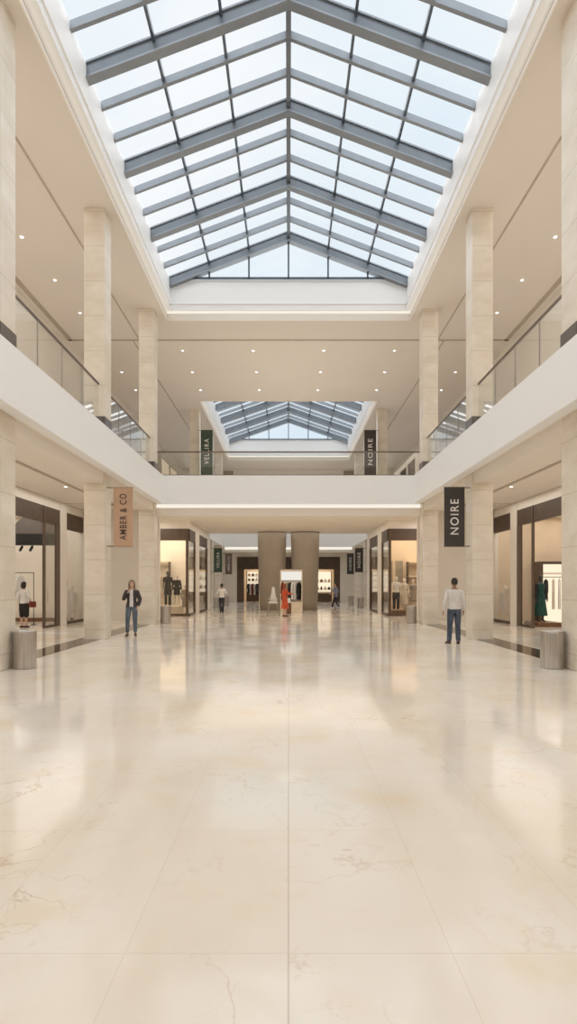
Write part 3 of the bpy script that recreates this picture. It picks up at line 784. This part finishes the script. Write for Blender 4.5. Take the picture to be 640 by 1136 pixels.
# man from behind in pale sweater
figure('person', (4.44, 15.45, 0), math.radians(180), 1.76,
       dict(elL=(-.245, .02, 1.13), wrL=(-.265, -.06, .89), elR=(.245, .03, 1.13), wrR=(.28, -.03, .89),
            knL=(-.10, -.03, .50), anL=(-.10, .02, .085), knR=(.11, -.02, .50), anR=(.125, -.05, .085), tL=(-.1, -1, 0), tR=(.3, -1, 0)),
       [('trousers', 'denim', dict(len=.97, g=.006)), ('shirt', 'greycloth', dict(zlo=.92)), ('shoes', 'shoe'), ('hair', 'hairdark', dict(style='short'))],
       'person seen from behind in a white long-sleeved shirt and blue jeans, on the right', 'person', 'shoppers', skin='skin2', vox=.0075, female=False)
# shopper in the left shop doorway
figure('person', (-9.72, 21.2, 0), math.radians(160), 1.68,
       dict(elL=(-.27, .02, 1.15), wrL=(-.22, -.12, .97), elR=(.26, .03, 1.15), wrR=(.28, -.04, .92)),
       [('trousers', 'blackcloth', dict(len=.15, g=.03)), ('shirt', 'greycloth', dict(zlo=.86)), ('shoes', 'shoe'), ('hair', 'hairdark', dict(style='bob')), ('bag', 'maroon', dict(at=(-.32, -.1, 1.0)))],
       'person with a dark bob, pale top and black knee-length shorts inside the left shop', 'person', 'shoppers', vox=.010)
figure('person', P2(246, 680), math.radians(190), 1.62,
       dict(elL=(-.28, -.02, 1.18), wrL=(-.16, -.16, 1.12), elR=(.28, .0, 1.18), wrR=(.22, -.14, 1.12), knL=(-.08, -.03, .5), anL=(-.06, .0, .085), knR=(.08, .0, .5), anR=(.07, .04, .085)),
       [('trousers', 'darktrouser'), ('shirt', 'whitecloth'), ('shoes', 'blackcloth'), ('hair', 'hairdark', dict(style='short'))],
       'person in white top and dark trousers far off below the green sign', 'person', 'shoppers', skin='skin2', vox=.013)
figure('person', P2(316, 684), math.radians(120), 1.62,
       dict(elL=(-.24, -.12, 1.20), wrL=(-.16, -.36, 1.22), elR=(.25, .0, 1.15), wrR=(.26, -.08, .95)),
       [('dress', 'red', dict(zlo=.42, flare=.27)), ('shoes', 'maroon'), ('hair', 'hairred', dict(style='long'))],
       'person in a long orange-red dress standing by the clothing display', 'person', 'shoppers', vox=.012)
figure('person', P2(372, 675), math.radians(-115), 1.72,
       dict(elL=(-.23, .10, 1.17), wrL=(-.23, .02, .95), elR=(.23, -.10, 1.17), wrR=(.22, -.24, 1.02), knL=(-.10, -.16, .52), anL=(-.10, -.26, .09), knR=(.10, .06, .5), anR=(.10, .28, .12)),
       [('trousers', 'darktrouser'), ('shirt', 'bluegrey', dict(zlo=.78, flare=.02)), ('shoes', 'whitecloth'), ('hair', 'hairdark', dict(style='short'))],
       'person in a grey-blue top striding in front of the far shop', 'person', 'shoppers', vox=.013)

# ------------------------------------------------------------------ mannequins
def manne(x, y, rz, H, wear, label, skin='mannequin', z=.0, pose={}, group='shop mannequins'):
    return figure('mannequin', (x, y, z), rz, H, pose, wear, label, 'mannequin', group, skin=skin, vox=.014)
def plinth(x0, x1, y0, y1, h, m, label):
    o = MB().box(x0, x1, y0, y1, 0, h).build('display_plinth', M[m], bevel=.01); return tag(o, label, 'plinth')
# left corner shop window
plinth(-8.3, -5.55, 29.15, 30.5, .48, 'shelf', 'low display plinth in the left corner shop window')
manne(-6.22, 29.75, 0, 1.80, [('shirt', 'blackcloth', dict(sleeve=.5)), ('dress', 'blackcloth', dict(zlo=.55, flare=.2, sleeve=0)), ('trousers', 'blackcloth', {})], 'black-clothed mannequin in the left corner shop window', 'mannequindark', .48)
manne(-5.82, 30.1, .4, 1.62, [('dress', 'blackcloth', dict(zlo=.6, flare=.19))], 'cream mannequin in a black cape, right of the tallest black one', 'mannequin', .48)
manne(-5.32, 29.7, .6, 1.6, [('dress', 'drum', dict(zlo=.45, flare=.17))], 'mannequin in a taupe dress behind the side glass of the left corner shop', 'mannequin', 0)
manne(-5.62, 33.6, 1.2, 1.7, [('shirt', 'greycloth', {}), ('trousers', 'creamcloth', {})], 'mannequin in pale grey clothes in the left passage window', 'mannequin', 0)
# right corner shop window
plinth(5.35, 8.3, 29.15, 30.4, .25, 'wood', 'low dark display plinth in the right corner shop window')
manne(5.55, 29.75, 0, 1.74, [('trousers', 'blackcloth', dict(g=.02)), ('shirt', 'whitecloth', dict(sleeve=.5))], 'mannequin in a white top and black trousers in the right corner shop', 'mannequin', .25, dict(wrL=(-.12, -.2, 1.15), elL=(-.27, -.02, 1.16)))
manne(6.03, 30.05, -.2, 1.66, [('dress', 'creamcloth', dict(zlo=.3, flare=.22))], 'mannequin in a long cream dress in the right corner shop', 'mannequin', .25)
manne(6.52, 30.15, .2, 1.6, [('dress', 'drum', dict(zlo=.5, flare=.2))], 'mannequin in a taupe dress nearest the right bin', 'mannequin', .25)
manne(5.62, 33.9, -1.2, 1.75, [('dress', 'blackcloth', dict(zlo=.45, flare=.17))], 'dark-clothed mannequin in the right passage window', 'mannequindark', 0)
# display windows on the long walls
for s, side in ((-1, 'left'), (1, 'right')):
    manne(s * 9.2, 23.85, s * -.6, 1.75, [('dress', 'creamcloth' if s > 0 else 'whitecloth', dict(zlo=.35, flare=.2))], 'mannequin in a %s long coat in the %s display window' % ('cream' if s > 0 else 'white', side))
    manne(s * 9.17, 24.45, s * -.6, 1.55, [('dress', 'greycloth', dict(zlo=.45, flare=.2))], 'shorter mannequin in grey behind the %s display window' % side)
# right shop: green dress on a wooden base
plinth(9.3, 10.2, 21.5, 22.8, .16, 'wood', 'dark wooden plinth under the green dress in the right shop')
manne(9.70, 22.2, .2, 1.78, [('dress', 'green', dict(zlo=.22, flare=.27, sleeve=0)), ('shirt', 'blackcloth', dict(zlo=1.0, sleeve=1))], 'mannequin in a long dark green skirt and black top in the right shop', 'mannequindark', .16)

# ------------------------------------------------------------------ garments on rails
def garment(x, y, ztop, L, w, m, rz, label, group, sleeve=.5):
    t = empty('hanging_garment', (x, y, ztop), label, 'garment', group, rz=rz)
    c = MB(); d = .045
    c.ell([(0, 0, -L, w * .62, d * 1.3), (0, 0, -L * .6, w * .52, d * 1.2), (0, 0, -.30, w * .48, d), (0, 0, -.16, w * .5, d), (0, 0, -.11, w * .3, d * .8), (0, 0, -.08, w * .15, d * .6)], 20)
    for sg in (-1, 1):
        c.tube([(sg * w * .4, 0, -.15), (sg * w * .56, 0, -.35), (sg * w * .62, 0, -.15 - sleeve)], [.045, .042, .034], 10)
    me = remeshed(c, .014, 2); put('cloth', me, M[m], t)
    h = MB(); h.tube([(0, 0, -.10), (0, 0, -.03), (.02, 0, -.005), (.0, 0, .012), (-.015, 0, 0)], .005, 6)
    h.tube([(-w * .4, 0, -.14), (0, 0, -.09), (w * .4, 0, -.14)], .008, 6)
    put('hanger', h.mesh('h'), M['black'], t)
    return t
def rack(x0, x1, y0, y1, h, label, m='black'):
    t = empty('clothes_rail', ((x0 + x1) / 2, (y0 + y1) / 2, 0), label, 'clothes rail')
    MB().tube([(x0, y0, h), (x1, y1, h)], .014, 8).build('rail', M[m], t)
    d = Vector((y1 - y0, x0 - x1, 0)).normalized() * .22
    for (x, y) in ((x0, y0), (x1, y1)):
        MB().tube([(x, y, 0.02), (x, y, h)], .014, 8).build('post', M[m], t)
        MB().tube([(x - d.x, y - d.y, .015), (x + d.x, y + d.y, .015)], .014, 8).build('foot', M[m], t)
    return t
# left shop rail and mirror
rack(-10.95, -9.98, 22.6, 22.6, 2.05, 'thin black clothes rail standing behind the shopper in the left shop')
garment(-10.7, 22.6, 2.03, .95, .42, 'greycloth', 1.3, 'pale grey garment on the left shop rail', 'garments in the left shop')
garment(-10.5, 22.6, 2.03, 1.05, .42, 'whitecloth', 1.35, 'white garment on the left shop rail', 'garments in the left shop')
o = MB().box(-10.3, -9.2, 24.6, 24.74, 0, .16).build('skirting_bench', M['wood']); tag(o, 'low dark wooden ledge along the wall of the left shop', 'ledge')
o = MB().box(-14, -10.3, 24.6, 24.74, 0, .16).build('skirting_bench', M['wood']); tag(o, 'longer dark wooden ledge deeper inside the left shop', 'ledge')
# black ceiling track with spotlights
t = empty('ceiling_canopy', (-10.4, 21.5, 3.5), 'black ceiling canopy band inside the left shop entrance', 'canopy')
MB().box(-13.5, -9.2, 22.9, 23.2, 3.15, 3.6).build('band', M['black'], t)
pts = [(-9.2, 3.6), (-9.2, 4.44)] + [(-9.75 - 1.25 * math.sin(a), 3.6 + .84 * math.cos(a)) for a in [PI / 2 * i / 10 for i in range(11)]]
mb = MB(); n = len(pts); vs = [(x, 22.92, z) for x, z in pts] + [(x, 23.18, z) for x, z in pts]
mb.add(vs, [tuple(range(n)), tuple(range(n, 2 * n))[::-1]] + [(i, (i + 1) % n, n + (i + 1) % n, n + i) for i in range(n)]); mb.build('arch', M['plinth'], t)
def spot(x, y, z, label):
    t = empty('track_spotlight', (x, y, z), label, 'spotlight', 'track spotlights in the left shop')
    MB().tube([(x, y, z), (x, y, z - .10)], .012, 6).build('stem', M['black'], t)
    MB().tube([(x + .05, y - .05, z - .07), (x - .08, y + .05, z - .22)], .05, 12).build('lamp_head', M['black'], t)
for i, x in enumerate((-10.55, -10.95, -10.15)):
    spot(x, 22.9 - .1, 3.15, 'black track spotlight in the left shop, %s' % ['centre of three', 'leftmost of three', 'rightmost of three'][i])
# right shop: lit niche with shelf and rail
t = empty('wall_niche', (11.3, 24.6, 0), 'dark framed backlit wardrobe niche in the right shop', 'niche')
MB().box(10.55, 10.68, 24.2, 24.88, 0, 2.55).build('side_panel', M['brown2'], t)
MB().box(10.68, 13.2, 24.2, 24.88, 2.45, 2.55).build('top_panel', M['brown2'], t)
MB().box(10.68, 13.2, 24.80, 24.86, 0.0, 2.45).build('backlit_panel', M['glow'], t)
MB().box(10.68, 13.2, 24.3, 24.80, 2.02, 2.08).build('shelf', M['shelf'], t)
MB().tube([(10.68, 24.5, 1.9), (13.2, 24.5, 1.9)], .014, 8).build('hanging_rail', M['black'], t)
garment(10.93, 24.5, 1.89, .95, .42, 'blackcloth', .9, 'black jacket hanging beside the green dress in the right shop', 'garments in the right shop')
for i, (x, m, nm) in enumerate(((11.25, 'creamcloth', 'first cream coat'), (11.5, 'whitecloth', 'white coat'), (11.75, 'creamcloth', 'last cream coat'), (12.0, 'shelf', 'sand coloured shirt'), (12.25, 'bannertan', 'tan coat'))):
    garment(x, 24.5, 1.89, 1.35 if i < 3 else 1.0, .45, m, 1.1, nm + ' on the rail of the backlit niche in the right shop', 'garments in the right shop')
for s, side in ((-1, 'left'), (1, 'right')):
    t = empty('garment_rack_unit', (s * 7.2, 31.9, 0), 'pale shelf unit at the back of the %s corner shop' % side, 'shelving')
    for z in (.4, 1.2, 2.0, 2.8): MB().box(s * 6.6, s * 8.6, 31.9, 32.35, z, z + .04).build('shelf', M['shelf'], t)
    for x in (6.6, 7.6, 8.56): MB().box(s * x, s * (x + .04), 31.9, 32.35, 0, 2.84).build('upright', M['brown2'], t)
t = empty('wall_picture', (5.75, 32.3, 2), 'two framed dark prints on the back wall of the right corner shop', 'picture')
for x in (5.42, 6.0): MB().box(x, x + .42, 32.36, 32.4, 1.7, 2.9).build('print', M['drum'], t)

# ------------------------------------------------------------------ far shop contents
def shelf_unit(x0, x1, y, zs, label, back='glow'):
    t = empty('display_shelves', ((x0 + x1) / 2, y, 0), label, 'shelving', 'far shop shelves')
    MB().box(x0, x1, y + .36, y + .4, .9, 2.75).build('backlit_panel', M[back], t)
    for z in zs: MB().box(x0, x1, y, y + .36, z, z + .05).build('shelf', M['shelf'], t)
    MB().box(x0, x1, y, y + .4, 0, .85).build('cabinet', M['brown'], t)
    for x in (x0, x1 - .06): MB().box(x, x + .06, y, y + .36, .85, 2.8).build('upright', M['brown'], t)
shelf_unit(-3.9, -2.75, 53.5, (1.3, 1.85, 2.3), 'backlit shelves at the left of the far shop')
shelf_unit(-2.6, -1.6, 53.3, (1.2, 2.0), 'backlit shelves beside the left round pillar in the far shop')
shelf_unit(-1.4, .2, 53.5, (1.3, 1.9, 2.4), 'backlit shelves at the middle of the far shop')
shelf_unit(.4, 2.3, 53.5, (1.3, 1.9, 2.4), 'backlit shelves hidden behind the right round pillar')
shelf_unit(2.45, 4.0, 53.3, (1.05, 1.75), 'brightest backlit shelves at the right of the far shop')
cols = ['brown', 'creamcloth', 'blackcloth', 'drum', 'maroon', 'whitecloth', 'bannertan']
def goods(x, y, z, w, h, m, label, kind):
    n = 12
    if kind == 'handbag':
        t = empty('handbag', (x, y, z), label, 'handbag', 'goods on the far shop shelves')
        MB().prism([(x - w / 2, y - .07), (x + w / 2, y - .07), (x + w * .45, y + .07), (x - w * .45, y + .07)], z, z + h * .7).build('bag_body', M[m], t, bevel=.015)
        MB().tube([(x - w * .28, y, z + h * .68), (x - w * .2, y, z + h), (x + w * .2, y, z + h), (x + w * .28, y, z + h * .68)], .012, 6).build('handle', M['black'], t)
    else:
        o = MB().ell([(x, y, z, w * .35, w * .35), (x, y, z + h * .5, w * .42, w * .42), (x, y, z + h * .75, w * .2, w * .2), (x, y, z + h, w * .22, w * .22)], 14).build('vase', M[m])
        tag(o, label, 'vase', 'goods on the far shop shelves')
wordc = {'brown': 'dark brown', 'creamcloth': 'cream', 'blackcloth': 'black', 'drum': 'taupe', 'maroon': 'maroon', 'whitecloth': 'white', 'bannertan': 'tan'}
i = 0
for (xs, y, zs, where) in (((-3.65, -3.3, -2.98), 53.66, (1.35, 1.90, 2.35), 'left shelves'), ((-2.35, -1.9), 53.46, (1.25, 2.05), 'shelves by the left pillar'), ((2.7, 3.05, 3.4, 3.75), 53.46, (1.10, 1.80), 'right shelves')):
    for zi, z in enumerate(zs):
        for xi, x in enumerate(xs):
            m = cols[i % 7]; i += 1
            kd = 'handbag' if (i % 3) else 'vase'
            goods(x, y, z, .26, .30, m, '%s %s on the far shop %s, %s level, %s' % (wordc[m], kd, where, ['lowest', 'middle' if len(zs) > 2 else 'upper', 'top'][zi], ['first', 'second', 'third', 'fourth'][xi] + ' in row'), kd)
rack(-3.75, -2.7, 52.2, 52.2, 1.75, 'clothes rail in front of the left shelves of the far shop')
for i in range(5):
    garment(-3.6 + i * .19, 52.2, 1.735, 1.1, .42, ['blackcloth', 'greycloth', 'maroon', 'whitecloth', 'blackcloth'][i], 1.2, ['black coat at the left end of the far shop rail', 'grey coat on the far shop rail', 'maroon coat on the far shop rail', 'white coat on the far shop rail', 'black coat at the right end of the far shop rail'][i], 'garments in the far shop', .4)
t = empty('display_table', (3.1, 52.0, 0), 'low dark display table in the right part of the far shop', 'table')
MB().box(2.5, 3.75, 51.7, 52.4, .78, .84).build('table_top', M['shelf'], t); MB().box(2.6, 3.65, 51.75, 52.35, 0, .78).build('table_base', M['brown'], t)
t = empty('display_table', (-1.9, 52.0, 0), 'low pale display table beside the left round pillar in the far shop', 'table')
MB().box(-2.4, -1.5, 51.7, 52.4, .5, .56).build('table_top', M['shelf'], t); MB().box(-2.3, -1.6, 51.75, 52.35, 0, .5).build('table_base', M['shelf'], t)

# ------------------------------------------------------------------ central display stand
YK = 32.0
t = empty('clothing_display_stand', (.17, YK, 0), 'pale framed clothing display stand in front of the right round pillar', 'display stand')
MB().box(-.42, .76, YK + .30, YK + .36, .62, 2.34).build('back_panel', M['shopwall'], t)
for x in (-.46, .72): MB().box(x, x + .05, YK - .02, YK + .36, 0 if x > 0 else .0, 2.36).build('side_frame', M['shelf'], t)
MB().box(-.46, .77, YK - .02, YK + .36, 2.34, 2.40).build('top_frame', M['shelf'], t)
MB().box(-.40, .72, YK + .26, YK + .29, 1.80, 2.30).build('lit_header', emis('soft white header', (1, .95, .86), .75), t)
MB().tube([(-.41, YK + .12, 1.80), (.72, YK + .12, 1.80)], .014, 8).build('hanging_rail', M['black'], t)
MB().box(-.41, .72, YK, YK + .30, 0, .62).build('base_cabinet', M['shelf'], t)
for i, (x, m, nm) in enumerate(((-.30, 'maroon', 'dark red'), (-.16, 'creamcloth', 'cream'), (-.02, 'drum', 'taupe'), (.12, 'blackcloth', 'first black'), (.26, 'whitecloth', 'white'), (.42, 'greycloth', 'pale grey'), (.58, 'blackcloth', 'last black'))):
    garment(x, YK + .12, 1.79, 1.05, .32, m, 1.0, nm + ' garment hanging on the central display stand', 'garments on the display stand', .55)
o = MB().box(-.13, .15, YK - 1.0, YK - .72, 0, .58).build('wooden_crate', M['wood'], bevel=.01); tag(o, 'small dark wooden block before the clothing display stand', 'crate')
o = MB().prism([(-.09, YK - .94), (.11, YK - .94), (.11, YK - .78), (-.09, YK - .78)], .58, .84).build('paper_bag', M['whitecloth']); tag(o, 'white paper bag standing on the dark wooden block', 'bag')

# white high-backed chair
x, y, _ = P2(303, 683)
t = empty('high_chair', (x, y, 0), 'white high-backed chair with splayed legs beside the person in red', 'chair')
MB().box(x - .24, x + .24, y - .2, y + .22, .62, .70).build('seat', M['greycloth'], t, bevel=.03)
MB().ell([(x, y + .2, .66, .20, .05), (x, y + .21, .9, .15, .05), (x, y + .23, 1.15, .10, .045), (x, y + .25, 1.42, .06, .035), (x, y + .255, 1.45, .03, .02)], 20).build('backrest', M['greycloth'], t)
for sx in (-1, 1):
    MB().tube([(x + sx * .20, y + .05, .86), (x + sx * .23, y - .14, .86)], .02, 8).build('armrest', M['greycloth'], t)
    for sy in (-1, 1):
        MB().tube([(x + sx * .18, y + sy * .15, .64), (x + sx * .32, y + sy * .24, .012)], [.034, .026], 8).build('leg', M['drum'], t)

# ------------------------------------------------------------------ light
w = bpy.data.worlds.new('sky'); S.world = w; w.use_nodes = True; nt = w.node_tree; bg = nt.nodes['Background']
tc = nt.nodes.new('ShaderNodeTexCoord'); n = nt.nodes.new('ShaderNodeTexNoise'); n.inputs['Scale'].default_value = 2.2; n.inputs['Detail'].default_value = 5
r = nt.nodes.new('ShaderNodeValToRGB'); r.color_ramp.elements[0].position = .38; r.color_ramp.elements[1].position = .66
r.color_ramp.elements[0].color = (.72, .84, .93, 1); r.color_ramp.elements[1].color = (.93, .96, .98, 1)
nt.links.new(tc.outputs['Generated'], n.inputs['Vector']); nt.links.new(n.outputs['Fac'], r.inputs[0]); nt.links.new(r.outputs[0], bg.inputs[0])
bg.inputs[1].default_value = .88
def light(kind, name, loc, energy, col=(1, 1, 1), rot=(0, 0, 0), **k):
    l = bpy.data.lights.new(name, kind); l.energy = energy; l.color = col
    for a, v in k.items(): setattr(l, a, v)
    o = bpy.data.objects.new(name, l); C.objects.link(o); o.location = loc; o.rotation_euler = rot; return o
light('SUN', 'overcast_daylight', (0, 10, 40), 3.5, (.97, .985, 1), (0, 0, 0), angle=math.radians(150))
W = (1, .90, .76)
def area(name, x, y, z, sx, sy, e, col=W, rot=(0, 0, 0)):
    return light('AREA', name, (x, y, z), e, col, rot, shape='RECTANGLE', size=sx, size_y=sy)
W = (1, .95, .89)
UP = (PI, 0, 0)
for s in (-1, 1):
    area('gallery_ceiling_fill', s * 8.0, 8, HF + .1, 3, 30, 150, W, UP)  # unseen lamp added on the gallery floor to brighten the ceiling
    area('gallery_ceiling_light', s * 7.6, 8, HC - .1, 3.5, 30, 190, W)
    area('under_gallery_fill', s * 7.2, 8, HS - .05, 3, 30, 225, W)  # added area lamp, ambient fill below the galleries, no such fitting
    area('recess_fill', s * 7.3, 27, HS - .05, 2.5, 2.5, 50, W)  # extra lamp out of sight, added to brighten the recess and transverse wall
    area('shop_light', s * 11.4, 21, 4.4, 5, 7.5, 115, W)
    area('window_display_light', s * 9.2, 24.0, 4.4, .4, 1.4, 14, W)
    area('corner_shop_light', s * 6.9, 30.6, 4.3, 3, 3, 85, (1, .88, .72))
    area('passage_window_light', s * 5.7, 33.9, 4.3, .8, 2, 14, (1, .88, .72))
area('under_bridge_fill', 0, 29.8, HS - .04, 9, 12, 200, (1, .92, .82))  # no fitting here; broad lamp added to warm the bridge underside
area('bridge_ceiling_fill', 0, 29.5, HF + .05, 9, 11, 200, (1, .92, .82), UP)  # added fill hidden by the bridge edge, lifts the ceiling between skylights
area('far_ceiling_fill', 0, 52, HF + .05, 9, 3, 60, W, UP)  # hidden upward lamp added to lighten the far ceiling
area('far_shop_light', 0, 53.2, 3.9, 8, 2.5, 130, (1, .88, .72))
S.view_settings.view_transform = 'Standard'; S.view_settings.look = 'None'; S.view_settings.exposure = .2
S.cycles.use_denoising = True
S.cycles.max_bounces = 10; S.cycles.diffuse_bounces = 6; S.cycles.glossy_bounces = 4; S.cycles.transparent_max_bounces = 12
S.cycles.sample_clamp_indirect = 6
